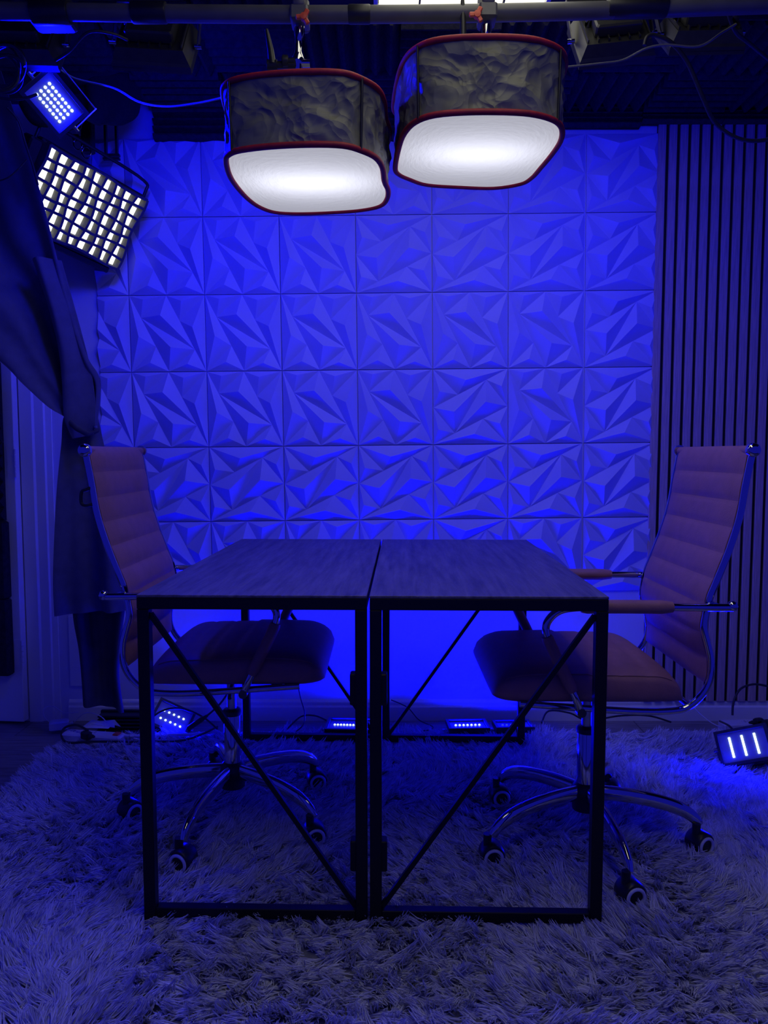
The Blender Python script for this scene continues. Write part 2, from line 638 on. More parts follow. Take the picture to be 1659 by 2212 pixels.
def make_pile():
    x0, x1, y0, y1 = RX0 + .01, 1.75, 1.02, RY1 - .01
    # tufts on a jittered grid
    g = 0.0235
    gx, gy = np.meshgrid(np.arange(x0, x1, g), np.arange(y0, y1, g * 0.9))
    tx = gx.ravel() + rng.uniform(-.5, .5, gx.size) * g
    ty = gy.ravel() + rng.uniform(-.5, .5, gx.size) * g
    # in view only (plus a margin for a step aside)
    keep = np.abs(tx) < 0.62 * ty + 0.22
    tx, ty = tx[keep], ty[keep]
    T = tx.size
    ang = field(tx, ty) + rng.normal(0, 0.75, T)
    lean = rng.uniform(0.40, 1.0, T)
    hgt = rng.uniform(0.65, 1.25, T) * (1 + 0.25 * np.sin(13 * tx + 3) * np.sin(11 * ty))
    per = np.where(ty < 1.7, 30, np.where(ty < 2.2, 25, 19))
    idx = np.repeat(np.arange(T), per)
    N = idx.size
    K = 5
    rx = tx[idx] + rng.normal(0, .0085, N)
    ry = ty[idx] + rng.normal(0, .0085, N)
    a = ang[idx] + rng.normal(0, .22, N)
    L = 0.050 * hgt[idx] * rng.uniform(0.75, 1.15, N)
    le = np.clip(lean[idx] + rng.normal(0, .12, N), .25, 1.2)
    pos = np.zeros((N, K, 3), np.float32)
    curl = rng.normal(0, .35, N)
    for k in range(K):
        s = k / (K - 1)
        phi = 0.55 + le * (0.25 + 0.75 * s)          # angle from the vertical
        if k == 0:
            px, py, pz = rx, ry, np.full(N, .006)
        else:
            st_ = L / (K - 1)
            px = px + st_ * np.sin(phi) * np.cos(a + curl * s)
            py = py + st_ * np.sin(phi) * np.sin(a + curl * s)
            pz = pz + st_ * np.cos(phi)
        pull = 0.52 * s
        cxp = tx[idx] + np.cos(ang[idx]) * 0.041 * lean[idx] * s
        cyp = ty[idx] + np.sin(ang[idx]) * 0.041 * lean[idx] * s
        pos[:, k, 0] = px * (1 - pull) + cxp * pull
        pos[:, k, 1] = py * (1 - pull) + cyp * pull
        pos[:, k, 2] = np.maximum(pz, .008)
    pos[:, :, 1] = np.minimum(pos[:, :, 1], WALL_Y - .02)
    hc = bpy.data.hair_curves.new('pile')
    hc.add_curves([K] * N)
    hc.attributes['position'].data.foreach_set('vector', pos.ravel())
    rad = np.tile(np.array([.0011, .0013, .0012, .0009, .0003], np.float32), N)
    ra = hc.attributes.get('radius') or hc.attributes.new('radius', 'FLOAT', 'POINT')
    ra.data.foreach_set('value', rad)
    hc.materials.append(M['pile'])
    o = bpy.data.objects.new('pile', hc)
    C.objects.link(o)
    o.parent = rug
    o['kind'] = 'stuff'
    return N


make_pile()


# ------------------------------------------------------------------ desks
def desk(label, x0, x1, y0, y1, flip):
    """desk with an end frame at each end: leg, leg, rails and one diagonal brace"""
    t = thing('desk', label, 'desk', ((x0 + x1) / 2, (y0 + y1) / 2, 0), 0, 'two black-framed desks pushed together')
    hw, hl = (x1 - x0) / 2, (y1 - y0) / 2
    Ht, tk, lt = 0.76, 0.006, 0.026
    MB().bbox((-hw, -hl, Ht - tk), (hw, hl, Ht), 0.001).build('tabletop', M['desk'], t)
    for e in (-1, 1):
        yc = e * (hl - lt / 2)
        for s in (-1, 1):
            xc = s * (hw - lt / 2)
            MB().bbox((xc - lt / 2, yc - lt / 2, 0.0085), (xc + lt / 2, yc + lt / 2, Ht - tk - lt), 0.0015).build('leg', M['black'], t)
        MB().bbox((-hw, yc - lt / 2, Ht - tk - lt), (hw, yc + lt / 2, Ht - tk), 0.0015).build('top_rail', M['black'], t)
        MB().bbox((-hw + lt, yc - .012, 0.022), (hw - lt, yc + .012, 0.046), 0.0015).build('bottom_rail', M['black'], t)
        b_ = MB()
        b_.bar((-flip * (hw - lt), yc, Ht - tk - lt - .012), (flip * (hw - lt), yc, 0.05), 0.011, 0.011, (0, 1, 0))
        b_.build('brace', M['black'], t)
    for s in (-1, 1):
        xc = s * (hw - lt / 2)
        MB().bbox((xc - lt / 2, -hl + lt, Ht - tk - lt), (xc + lt / 2, hl - lt, Ht - tk), 0.0015).build('side_rail', M['black'], t)
    # folding hinge plates on the inner legs
    for zc in (0.63 - .08, 0.17):
        MB().bbox((flip * (hw - lt) - .008 - (.004 if flip > 0 else -.004), -hl + .004, zc - .035), (flip * (hw - lt) + .008 - (.004 if flip > 0 else -.004), -hl + .034, zc + .035), .002).build('hinge', M['black'], t)
    return t


DF, DB = PZ(800, 1287, .76).y, PZ(822, 1165, .76).y
xl, xm, xr = PZ(287, 1287, .76).x, PZ(799.5, 1287, .76).x, PZ(1311, 1287, .76).x
xl2, xm2, xr2 = PZ(520, 1166, .76).x, PZ(822, 1165, .76).x, PZ(1137, 1165, .76).x
yaw = -math.atan(((xl2 - xl) + (xr2 - xr) + (xm2 - xm)) / 3 / (DB - DF))
ctr = Vector(((xl + xr + xl2 + xr2) / 4, (DF + DB) / 2, 0))
HWD = (xr - xl + xr2 - xl2) / 4
xs = ctr.x + ((xm + xm2) / 2 - ctr.x)
for side in (-1, 1):
    if side < 0:
        t = desk('left desk, dark wood top on a black steel frame', ctr.x - HWD, xs - .003, DF, DB, 1)
    else:
        t = desk('right desk, dark wood top on a black steel frame', xs + .003, ctr.x + HWD, DF, DB, -1)
    R = Matrix.Rotation(yaw, 4, 'Z')
    t.location = ctr + R @ (Vector(t.location) - ctr)
    t.rotation_euler = (0, 0, yaw)

# ------------------------------------------------------------------ office chairs
FRAME = [(-.316, 1.061), (-.303, .986), (-.292, .911), (-.270, .832), (-.241, .752), (-.228, .717), (-.219, .675), (-.216, .641), (-.226, .602),
         (-.235, .564), (-.235, .521), (-.219, .484), (-.186, .452), (-.145, .440), (-.037, .440), (.222, .458)]


def caster_meshes():
    mb = MB()
    # two wheels on a cross axle (axle along x), hood and stem
    for s in (-1, 1):
        X = Matrix.Translation((s * .013, 0, .027)) @ Matrix.Rotation(PI / 2, 4, 'Y')
        mb.lathe([(0, -.010), (.022, -.010), (.027, -.006), (.027, .006), (.022, .010), (0, .010)], 20, X)
    hood = []
    for xx in (-.024, -.02, .02, .024):
        r = .031 if abs(xx) < .022 else .028
        hood.append([(xx, r * math.cos(a), .030 + r * math.sin(a)) for a in [math.radians(d) for d in range(-10, 200, 15)]] +
                    [(xx, -.018, .026), (xx, .018, .026)])
    mb.loft(hood)
    mb.cyl((0, .012, .05), (0, .012, .082), .011, 12)
    body = mb.mesh('caster', M['blackp'], 40)
    rb = MB()
    ring = [Vector((.0255, .0215 * math.cos(a), .027 + .0215 * math.sin(a))) for a in [2 * PI * k / 24 for k in range(24)]]
    rb.tube(ring, .0042, 8, True)
    rm = rb.mesh('wheel_ring', M['whitep'], 60)
    return body, rm


CAST, RING = caster_meshes()


def chair(label, loc, rz, base_phase, caster_yaws):
    t = thing('office_chair', label, 'chair', loc, rz, 'two tan office chairs facing each other')
    hw = 0.222
    fr = spline([(a, 0, z) for a, z in FRAME], 5)
    # chrome side frames
    for s in (-1, 1):
        MB().tube([(p.x, s * hw, p.z) for p in fr], .0082, 10).build('side_frame', M['chrome'], t, 60)
    # top tube with round ends
    tt = MB()
    tt.cyl((FRAME[0][0] - .002, -hw + .003, FRAME[0][1] + .005), (FRAME[0][0] - .002, hw - .003, FRAME[0][1] + .005), .0120, 18)
    tt.build('top_roll', M['leather'], t, 60)
    for s in (-1, 1):
        cap = MB()
        X = Matrix.Translation((FRAME[0][0], s * (hw + .002), FRAME[0][1] + .006)) @ Matrix.Rotation(-s * PI / 2, 4, 'X')
        cap.lathe([(.0165, -.004), (.0165, .006), (.014, .011), (.008, .014), (0, .015)], 20, X)
        cap.build('end_cap', M['chrome'], t, 60)
    # cross bars under and behind
    for (a, z) in ((-.186, .452), (.18, .455)):
        MB().cyl((a, -hw, z), (a, hw, z), .009, 10).build('cross_bar', M['chrome'], t, 60)
    # ribbed leather back
    back = [p for p in fr if p.z > .505 and p.x < -.2]
    back = [Vector((-.318, 0, 1.076))] + back
    n = len(back)
    ds = [0]
    for i in range(1, n):
        ds.append(ds[-1] + (back[i] - back[i - 1]).length)
    tot = ds[-1]
    K = 9
    first = 0.115
    stops = [0, first] + [first + (1 - first) * (i + 1) / (K - 1) for i in range(K - 1)]

    def at_s(s):
        d = s * tot
        for i in range(1, n):
            if ds[i] >= d - 1e-9:
                u = (d - ds[i - 1]) / max(1e-9, ds[i] - ds[i - 1])
                p = back[i - 1].lerp(back[i], u)
                tg = (back[min(i + 1, n - 1)] - back[max(i - 2, 0)]).normalized()
                return p, tg
        return back[-1], (back[-1] - back[-2]).normalized()
    rings = []
    wseg = 11
    hwl = hw - .010
    for i in range(K):
        for q in range(8):
            u = q / 7
            s = stops[i] + (stops[i + 1] - stops[i]) * (u * .996 + .002)
            p, tg = at_s(min(s, 1))
            nr = Vector((-tg.z, 0, tg.x))        # towards the sitter
            if nr.x < 0:
                nr = -nr
            puff = .0065 * (math.sin(PI * u) ** 0.45 if 0 < u < 1 else 0)
            endf = 1.0
            if i == 0 and q < 3:
                endf = (.45, .8, .95)[q]
            if i == K - 1 and q > 4:
                endf = (.95, .8, .45)[q - 5]
            hh = hwl - (0.010 * (1 - endf))
            th = (.007 + puff) * endf
            ring = []
            for w in range(wseg):
                c = -1 + 2 * w / (wseg - 1)
                ed = (1 - abs(c) ** 8) * .8 + .2
                ring.append(p + nr * (th * ed + .004) + Vector((0, c * hh, 0)))
            for w in range(wseg - 1, -1, -1):
                c = -1 + 2 * w / (wseg - 1)
                ed = (1 - abs(c) ** 8) * .8 + .2
                ring.append(p - nr * (th * ed * .8) + Vector((0, c * hh, 0)))
            rings.append(ring)
    MB().loft(rings).build('backrest', M['leather'], t, 32)
    # hook-shaped bracket on the back frame
    for s in (-1,):
        hk = MB()
        pts = [(-.300, s * (hw + .002), .975), (-.312, s * (hw + .006), .968), (-.326, s * (hw + .006), .962), (-.328, s * (hw + .006), .935), (-.318, s * (hw + .006), .928), (-.300, s * (hw + .002), .93)]
        hk.tube(spline(pts, 4), .0045, 8)
        hk.build('back_bracket', M['blackp'], t, 60)
    # seat cushion, lofted front to back
    stations = []
    f0, f1 = -.175, .285
    NSs = 46
    seams = (-.085, -.02, .045)
    for i in range(NSs):
        u = i / (NSs - 1)
        f = f0 + (f1 - f0) * u
        e0 = min(1, (f - f0) / .075)
        e1 = min(1, (f1 - f) / .085)
        r0 = math.sqrt(max(0, 1 - (1 - e0) ** 2))
        r1 = math.sqrt(max(0, 1 - (1 - e1) ** 2))
        zt = .458 + (.078 + .006 * math.sin(PI * u)) * (0.22 + .78 * r0) * (0.25 + .75 * r1)
        zb = .449 + .020 * (1 - r1) + .006 * (1 - r0)
        if u > .5:
            zt += .004
        w = .232 * (.90 + .10 * min(r0, 1)) * (.88 + .12 * r1)
        sd = sum(math.exp(-((f - q) / .0045) ** 2) for q in seams) * .0045
        ring = []
        npt = 36
        zc, hh = (zt + zb) / 2, (zt - zb) / 2
        for k in range(npt):
            a = 2 * PI * k / npt
            ca, sa = math.cos(a), math.sin(a)
            ex = .36
            yy_ = w * math.copysign(abs(ca) ** ex, ca)
            zz = zc + hh * math.copysign(abs(sa) ** .55, sa)
            if sa > .3:
                zz -= sd * (1 - abs(yy_ / w) ** 6)
                zz += .006 * (1 - (yy_ / w) ** 2)
            ring.append((f, yy_, zz))
        stations.append(ring)
    seat = MB().loft(stations).build('seat', M['leather'], t, 50)
    # stitched piping along the seat's side edges
    for s in (-1, 1):
        pp = MB()
        pts = []
        for i in range(3, NSs - 3):
            ring = stations[i]
            j = 3 if s > 0 else 15      # the upper side shoulder
            pts.append(Vector(ring[j]) + Vector((0, s * .0005, 0)))
        pp.tube(pts, .0022, 6)
        pp.build('piping', M['leather'], seat, 60)
    # armrests: chrome loop, leather sleeves
    for s in (-1, 1):
        arm = [(-.268, .697), (-.233, .697), (-.13, .698), (.0, .699), (.085, .698), (.135, .690), (.163, .664), (.166, .635), (.150, .595), (.118, .530), (.092, .475), (.078, .440)]
        ya = s * (hw + .022)
        ap_ = spline([(a, ya - s * (.014 if z < .46 else 0), z) for a, z in arm], 5)
        at_ = MB().tube(ap_, .0095, 10).build('armrest', M['chrome'], t, 60)
        kb = MB()
        kb.lathe([(0, -.013), (.009, -.010), (.013, 0), (.009, .010), (0, .013)], 16, Matrix.Translation((-.272, ya, .700)))
        kb.build('ball_end', M['chrome'], at_, 60)
        MB().cyl((-.232, s * hw, .701), (-.232, ya, .701), .008, 10).build('back_joint', M['chrome'], at_, 60)
        MB().cyl((.078, s * (hw - .01), .442), (.078, ya + s * .002, .442), .011, 14).build('seat_joint', M['chrome'], at_, 60)
        up_ = [p for p in ap_ if -.14 < p.x < .095 and p.z > .69]
        MB().tube(up_, [.013] + [.0165] * (len(up_) - 2) + [.013], 12, sx=1.15).build('arm_pad', M['leather'], at_, 60)
        lo_ = [p for p in ap_ if p.x > .09 and .485 < p.z < .630]
        MB().tube(lo_, [.013] + [.0145] * (len(lo_) - 2) + [.012], 12).build('arm_sleeve', M['leather'], at_, 60)
    # mechanism
    mm = MB()
    mm.bbox((-.09, -.07, .415), (.12, .07, .449), .006)
    mm.build('tilt_mechanism', M['blackp'], t)
    kn = MB()
    kn.lathe([(0, 0), (.024, .002), (.028, .012), (.026, .034), (.02, .04)], 14, Matrix.Translation((.135, 0, .396)))
    kn.build('tension_knob', M['blackp'], t, 40)
    lv = MB()
    lv.tube(spline([(.02, -.06, .43), (.03, -.16, .43), (.035, -.20, .418)], 4), .005, 8)
    lv.build('lever', M['blackp'], t, 60)
    # gas lift
    MB().cyl((0, 0, .30), (0, 0, .42), .0135, 18).build('gas_lift', M['steel'], t, 60)
    MB().lathe([(.0235, .135), (.0235, .312), (.021, .316)], 22).build('lift_sleeve', M['chrome'], t, 60)
    MB().lathe([(.027, .306), (.027, .318), (.022, .323), (.014, .324)], 22).build('collar', M['blackp'], t, 50)
    MB().lathe([(.022, .088), (.034, .092), (.036, .125), (.040, .135), (.036, .155), (.026, .166), (.024, .167)], 22).build('hub', M['blackp'], t, 40)
    # five legs and casters
    for k in range(5):
        a = base_phase + k * 2 * PI / 5
        d = Vector((math.cos(a), math.sin(a), 0))
        pr = [(.030, .140), (.09, .140), (.16, .134), (.215, .124), (.255, .110), (.282, .092), (.294, .076)]
        pts = spline([d * r + Vector((0, 0, z)) for r, z in pr], 4)
        nn = len(pts)
        rad = [.0215 - .0035 * (i / (nn - 1)) - .0055 * max(0, i / (nn - 1) - .6) / .4 for i in range(nn)]
        leg = MB().tube(pts, rad, 12, sx=.66).build('leg', M['chrome'], t, 60)
        co = share('caster', CAST, leg, d * .296, (0, 0, caster_yaws[k] - rz))
        # a copy per caster on the outer sides of its two wheels
    return t


def chair_at(label, hub, rz, phase_world, yaws):
    t = chair(label, hub, rz, phase_world - rz, yaws)
    # the white wheel rings are pieces of the casters' level: sub-parts of the leg
    for leg in [c for c in t.children if c.name.split('.')[0] == 'leg']:
        for cst in [c for c in leg.children]:
            for s in (1, -1):
                o = share('wheel_ring', RING, leg, cst.location, (0, 0, cst.rotation_euler.z + (PI if s < 0 else 0)))
    return t


def deg(*a):
    return [math.radians(v) for v in a]


def centre(pts):
    q = [PZ(u, v, .03) for u, v in pts]
    return Vector((sum(p.x for p in q) / 5, sum(p.y for p in q) / 5, .0085))


cl = centre(((283, 1752), (385, 1868), (680, 1805), (690, 1688), (468, 1662)))
cr = centre(((1058, 1860), (1370, 1942), (1510, 1827), (1320, 1698), (1075, 1719)))
# yaw 90 deg turns the wheel axle towards the camera
chair_at('tan leather office chair with ribbed back, left of the desks beside the curtain', cl, 0.0, math.radians(40), deg(105, 80, 140, 70, 105))
chair_at('tan leather office chair with ribbed back, right of the desks before the slats', cr, PI, math.radians(60), deg(80, 95, 95, 105, 115))


# ------------------------------------------------------------------ softboxes hung from the pipe
LBOX = [(488, 345), (495, 333), (520, 324), (585, 316), (671, 312), (739, 314), (778, 324), (811, 340), (826, 362), (830, 391), (838, 410), (836, 429), (821, 444),
        (778, 453), (710, 458), (643, 460), (594, 457), (561, 446), (536, 429), (512, 403), (495, 376)]
RBOX = [(854, 359), (862, 318), (874, 287), (898, 263), (941, 248), (1019, 242), (1115, 243), (1168, 250), (1202, 263), (1214, 280), (1211, 304), (1192, 333), (1168, 362),
        (1149, 383), (1125, 396), (1067, 405), (994, 403), (922, 398), (884, 386), (859, 374)]


def softbox(label, outline, zb, hgt, rods):
    pts = [PZ(u, v, zb) for u, v in outline]
    c = sum(pts, Vector()) / len(pts)
    loc = [p - c for p in spline(pts, 4, True) for p in (p,)]
    n = len(loc)
    t = thing('softbox', label, 'softbox', c, 0, 'two hanging softboxes')
    top_s = 1.02
    rings = []
    NL = 14
    rr = random.Random(3)
    ph = [rr.uniform(0, 6.28) for _ in range(12)]
    for k in range(NL):
        s = k / (NL - 1)
        ring = []
        for i, p in enumerate(loc):
            a = 2 * PI * i / n
            bulge = math.sin(PI * s)
            wr = 0.0035 * bulge * (math.sin(9 * a + 5 * s + ph[0]) + .8 * math.sin(17 * a - 8 * s + ph[1]) + .7 * math.sin(29 * a + 13 * s + ph[2]) + .5 * math.sin(7 * s * PI + 11 * a + ph[3]))
            sc_ = (1 + (top_s - 1) * s) * (1 - .012 * bulge)
            d = p.normalized()
            ring.append(Vector((p.x * sc_, p.y * sc_, hgt * s)) + d * wr)
        rings.append(ring)
    # sides (no caps) and the closed top
    mb = MB()
    mb.loft(rings, closed_ends=False)
    sd = mb.build('fabric_side', M['nylon'], t, 35)
    tp = MB()
    tp.add([Vector((p.x * top_s, p.y * top_s, hgt - .002)) for p in loc], [tuple(range(n))])
    tp.add([Vector((p.x * top_s, p.y * top_s, hgt + .002)) for p in loc], [tuple(range(n))])
    tp.build('fabric_top', M['nylon'], t)
    # diffuser with a slight sag, built as rings to its centre
    dm = MB()
    rg = []
    for k in range(7):
        q = 1 - k / 6 * .98
        rg.append([Vector((p.x * q * .985, p.y * q * .985, -.004 * (1 - q * q))) for p in loc])
    dm.loft(rg, closed_ends=False)
    dm.f.append(tuple(range(len(dm.v) - n, len(dm.v))))
    dm.build('diffuser', M['diff'], t, 60)
    for z, q, nm in ((0, 1.0, 'bottom_rim'), (hgt, top_s, 'top_rim')):
        MB().tube([Vector((p.x * q, p.y * q, z)) for p in loc], .0062, 10, True).build(nm, M['redtrim'], t, 60)
    for ru, rv in rods:
        a = min(loc, key=lambda p: (p + c - PZ(ru, rv, zb)).length)
        d = Vector((a.x, a.y, 0)).normalized() * .004
        MB().cyl(a + d, Vector((a.x * top_s, a.y * top_s, hgt)) + d, .0028, 8).build('rod', M['blackp'], t, 60)
    # lamp panel inside the box, above the diffuser
    MB().bbox((-.13, -.10, hgt - .03), (.13, .10, hgt - .004), .003).build('lamp_panel', M['blackp'], t)
    ld = bpy.data.lights.new('softbox_lamp', 'AREA')
    ld.shape = 'RECTANGLE'
    ld.size, ld.size_y = .24, .07
    ld.energy = SOFT_LAMP
    ld.color = (0.95, 0.96, 1.0)
    lo = bpy.data.objects.new('softbox_lamp', ld)
    C.objects.link(lo)
    lo.parent = t
    lo.location = (0, 0, hgt - .034)
    return t, c


sbL, cL = softbox('left softbox with dark crinkled sides and a glowing white underside', LBOX, 1.672, .135, ((504, 330), (781, 325)))
sbR, cR = softbox('right softbox, the higher one, with dark crinkled sides and a glowing white underside', RBOX, 1.742, .140, ((909, 257), (1197, 262)))

# pipe
PY = 1.80
pp = [P(-420, 20, PY), P(0, 24, PY), P(420, 30, PY), P(829, 31, PY), P(1250, 24, PY), P(1659, 10, PY), P(2100, -6, PY)]
pipe = thing('ceiling_pipe', 'dark grey horizontal pipe below the ceiling that carries the lamps', 'pipe', pp[3])
c0 = pp[3]
MB().tube([p - c0 for p in spline(pp, 5)], .0185, 16).build('tube', M['pipe'], pipe, 60)
for u0, u1, r in ((752, 800, .0200), (285, 360, .023), (1312, 1440, .0235), (70, 150, .026)):
    v = 31 if u0 < 1200 else 17
    v = 27 if u0 < 500 else v
    MB().tube([P(u0, v, PY) - c0, P(u0 + 3, v, PY) - c0, P(u1 - 3, v - (2 if u0 > 1200 else 0), PY) - c0, P(u1, v - (2 if u0 > 1200 else 0), PY) - c0], [r * .93, r, r, r * .93], 16).build('coupling', M['blackp'], pipe, 50)


def clamp(label, u, vtop, vbot, Y, base, red_u, knob_side, lever):
    """chrome articulated clamp between the pipe and a softbox"""
    a = P(u, vtop, Y)
    t = thing('lamp_clamp', label, 'clamp', a)
    L = a.z - base
    jw = MB()
    jw.bbox((-.020, -.028, -.030), (.020, .030, .004), .004)
    jw.bbox((-.018, .022, -.030), (.018, .036, .040), .004)
    jw.bbox((-.014, -.030, .0), (.014, -.018, .030), .003)
    jw.build('jaw', M['pipe'], t, 40)
    b_ = MB()
    b_.tube([(0, 0, -.02), (-.002, 0, -.05), (-.004, 0, -.062), (-.006, 0, -.085), (-.006, 0, -.10)], [.010, .013, .009, .009, .013], 14)
    b_.build('arm', M['chrome'], t, 50)
    j = MB()
    j.lathe([(0, -.016), (.011, -.013), (.016, 0), (.011, .013), (0, .016)], 16, Matrix.Translation((-.006, 0, -.105)))
    j.cyl((-.03, 0, -.112), (.022, 0, -.112), .009, 14)
    j.build('ball_joint', M['chrome'], t, 50)
    st_ = MB()
    st_.tube([(-.006, 0, -.115), (-.004, 0, -.135), (-.002, 0, -L)], [.012, .008, .008], 14)
    st_.build('stud', M['chrome'], t, 50)
    rk = MB()
    for q in range(3):
        ang = q * 2 * PI / 3 + .5
        rk.bbox((-.005, -.004, 0), (.005, .004, .018), .0018, Matrix.Translation((red_u, -.034, -.03)) @ Matrix.Rotation(ang, 4, 'Y'))
    rk.lathe([(.0075, -.006), (.0075, .008), (0, .009)], 12, Matrix.Translation((red_u, -.032, -.03)) @ Matrix.Rotation(PI / 2, 4, 'X'))
    rk.build('red_knob', M['redp'], t, 40)
    bk = MB()
    s = knob_side
    bk.cyl((s * .012, -.01, -.075 if s > 0 else -.112), (s * .030, -.01, -.075 if s > 0 else -.112), .006, 12)
    bk.lathe([(0, 0), (.012, 0), (.013, .004), (.013, .012), (.010, .014), (0, .014)], 12, Matrix.Translation((s * .026, -.01, -.075 if s > 0 else -.112)) @ Matrix.Rotation(s * PI / 2, 4, 'Y'))
    bk.build('knob', M['blackp'], t, 40)
    lh = MB()
    (lx, lz0, lz1, lean) = lever
    lh.cyl((-.01, -.005, lz0), (lx, -.005, lz0), .008, 12)
    lh.lathe([(0, -.014), (.012, -.012), (.012, .010), (0, .012)], 12, Matrix.Translation((lx, -.005, lz0)) @ Matrix.Rotation(PI / 2, 4, 'Y'))
    lh.tube([(lx, -.010, lz0), (lx + lean * .3, -.012, lz0 + (lz1 - lz0) * .4), (lx + lean, -.012, lz1)], [.009, .0075, .004], 10)
    lh.build('lever', M['blackp'], t, 50)
    return t


clamp('chrome lamp clamp with red knob between pipe and left softbox', 648, 25, 170, PY, 1.672 + .135, .012, -1, (-.062, -.118, -.045, -.012))
clamp('chrome lamp clamp with red knob between pipe and right softbox', 1052, 20, 92, PY, 1.742 + .14, -.026, 1, (-.054, -.088, .012, -.002))


# ------------------------------------------------------------------ flood lamps
def flood(label, c, right, up, w, h, lit=True, rows=4, cols=8, power=4.0, yoke=None, group=None, vertical=False, dim=False, spread=170, back=True, led='led'):
    r = Vector(right).normalized()
    n = r.cross(Vector(up)).normalized()
    u = n.cross(r).normalized()
    t = thing('flood_lamp', label, 'flood lamp', c, 0, group)
    R = Matrix((r, u, n)).transposed().to_4x4()
    t.rotation_euler = R.to_euler()
    # housing: rim plus body that tapers to the back (local z is where the light goes)
    hb = MB()
    hb.loft([[(-w * .42, -h * .40, -.045), (w * .42, -h * .40, -.045), (w * .42, h * .40, -.045), (-w * .42, h * .40, -.045)],
             [(-w * .48, -h * .47, -.018), (w * .48, -h * .47, -.018), (w * .48, h * .47, -.018), (-w * .48, h * .47, -.018)],
             [(-w * .5, -h * .5, -.012), (w * .5, -h * .5, -.012), (w * .5, h * .5, -.012), (-w * .5, h * .5, -.012)],
             [(-w * .5, -h * .5, -.002), (w * .5, -h * .5, -.002), (w * .5, h * .5, -.002), (-w * .5, h * .5, -.002)]])
    hb.build('housing', M['hous'], t)
    rim = MB()
    e = .010
    for lo, hi in (((-w / 2, -h / 2, -.004), (w / 2, -h / 2 + e, .006)), ((-w / 2, h / 2 - e, -.004), (w / 2, h / 2, .006)),
                   ((-w / 2, -h / 2 + e, -.004), (-w / 2 + e, h / 2 - e, .006)), ((w / 2 - e, -h / 2 + e, -.004), (w / 2, h / 2 - e, .006))):
        rim.box(lo, hi)
    rim.build('rim', M['hous'], t)
    MB().box((-w / 2 + e, -h / 2 + e, -.003), (w / 2 - e, h / 2 - e, -.001)).build('reflector', M['glass'], t)
    if back:
        db = MB()
        db.bbox((-w * .30, -h * .26, -.075), (w * .30, h * .26, -.044), .004)
        db.build('driver_box', M['hous'], t)
        for i in range(7):
            x_ = -w * .40 + i * w * .80 / 6
            MB().box((x_ - .0015, -h * .36, -.053), (x_ + .0015, h * .36, -.044)).build('fin', M['hous'], t)
        gl = MB()
        gl.cyl((w * .33, h * .1, -.046), (w * .33, h * .1, -.062), .008, 12)
        gl.cyl((w * .33, h * .1, -.062), (w * .33, h * .1, -.070), .006, 12)
        gl.build('cable_gland', M['chrome'], t, 50)
    if rows:
        for i in range(rows):
            mb = MB()
            if vertical:
                x_ = (-.5 + (i + .5) / rows) * (w - .05)
                for k in range(cols):
                    y_ = (-.5 + (k + .5) / cols) * (h - .05)
                    mb.lathe([(.0042, 0), (.0042, .002), (.002, .0042)], 8, Matrix.Translation((x_, y_, -.001)))
                    mb.box((x_ - .0035, y_ - (h - .05) / cols * .5, -.001), (x_ + .0035, y_ + (h - .05) / cols * .5, .001))
            else:
                y_ = (-.5 + (i + .5) / rows) * (h - .05)
                for k in range(cols):
                    x_ = (-.5 + (k + .5) / cols) * (w - .05)
                    mb.lathe([(.0042, 0), (.0042, .002), (.002, .0042)], 8, Matrix.Translation((x_, y_, -.001)))
            mb.build('led_row', M[led], t)
    if yoke:
        yl, ys = yoke
        yk = MB()
        for s in (-1, 1):
            yk.bar((s * (w / 2 + .008), 0, -.02), (s * (w / 2 + .008), ys * yl, -.02 - .35 * yl), .003, .016, (0, 0, 1))
        yk.bar((-w / 2 - .008, ys * yl, -.02 - .35 * yl), (w / 2 + .008, ys * yl, -.02 - .35 * yl), .003, .016, (0, 0, 1))
        yk.build('yoke', M['steel'] if yl > .06 and back else M['hous'], t)
        for s in (-1, 1):
            MB().cyl((s * (w / 2), 0, -.02), (s * (w / 2 + .018), 0, -.02), .006, 10).build('yoke_bolt', M['chrome'], t, 50)
    if power:
        ld = bpy.data.lights.new('flood_light', 'AREA')
        ld.shape = 'RECTANGLE'
        ld.size, ld.size_y = w - .035, h - .035
        ld.energy = power
        ld.color = BLUE
        ld.spread = math.radians(spread)
        lo = bpy.data.objects.new('flood_light', ld)
        C.objects.link(lo)
        lo.parent = t
        lo.location = (0, 0, .0002)
        lo.rotation_euler = (PI, 0, 0)
    return t


gfl = 'blue floor flood lamps'
gup = 'flood lamps under the ceiling'
# on the floor by the wall, washing it from below
c = P(760, 1566, 2.80)
flood('floor flood lamp with a lit row of blue LEDs, behind the gap between the desks', c, (1, -.06, 0), (0, .995, .02), .19, .12, rows=1, cols=12, power=P_FLOOR, yoke=(.05, -1), group=gfl, back=False)
c = P(1010, 1566, 2.83)
flood('floor flood lamp with a short lit LED row, seen under the right desk', c, (1, .05, 0), (0, .995, -.02), .155, .11, rows=1, cols=7, power=P_FLOOR, yoke=(.05, -1), group=gfl, back=False)
c = P(1108, 1566, 2.85)
flood('dark floor flood lamp beside the right desk rear leg', c, (1, .03, 0), (0, .99, -.08), .145, .11, rows=1, cols=6, power=P_FLOOR * .5, yoke=(.05, -1), group=gfl, back=False, led='led_dim')
c = P(372, 1552, 2.86)
flood('floor flood lamp tipped on its side behind the left chair', c, (.80, .1, -.42), (.30, .75, .45), .15, .12, rows=2, cols=5, power=P_FLOOR * .9, yoke=(.05, -1), group=gfl)
c = P(1607, 1610, 2.50)
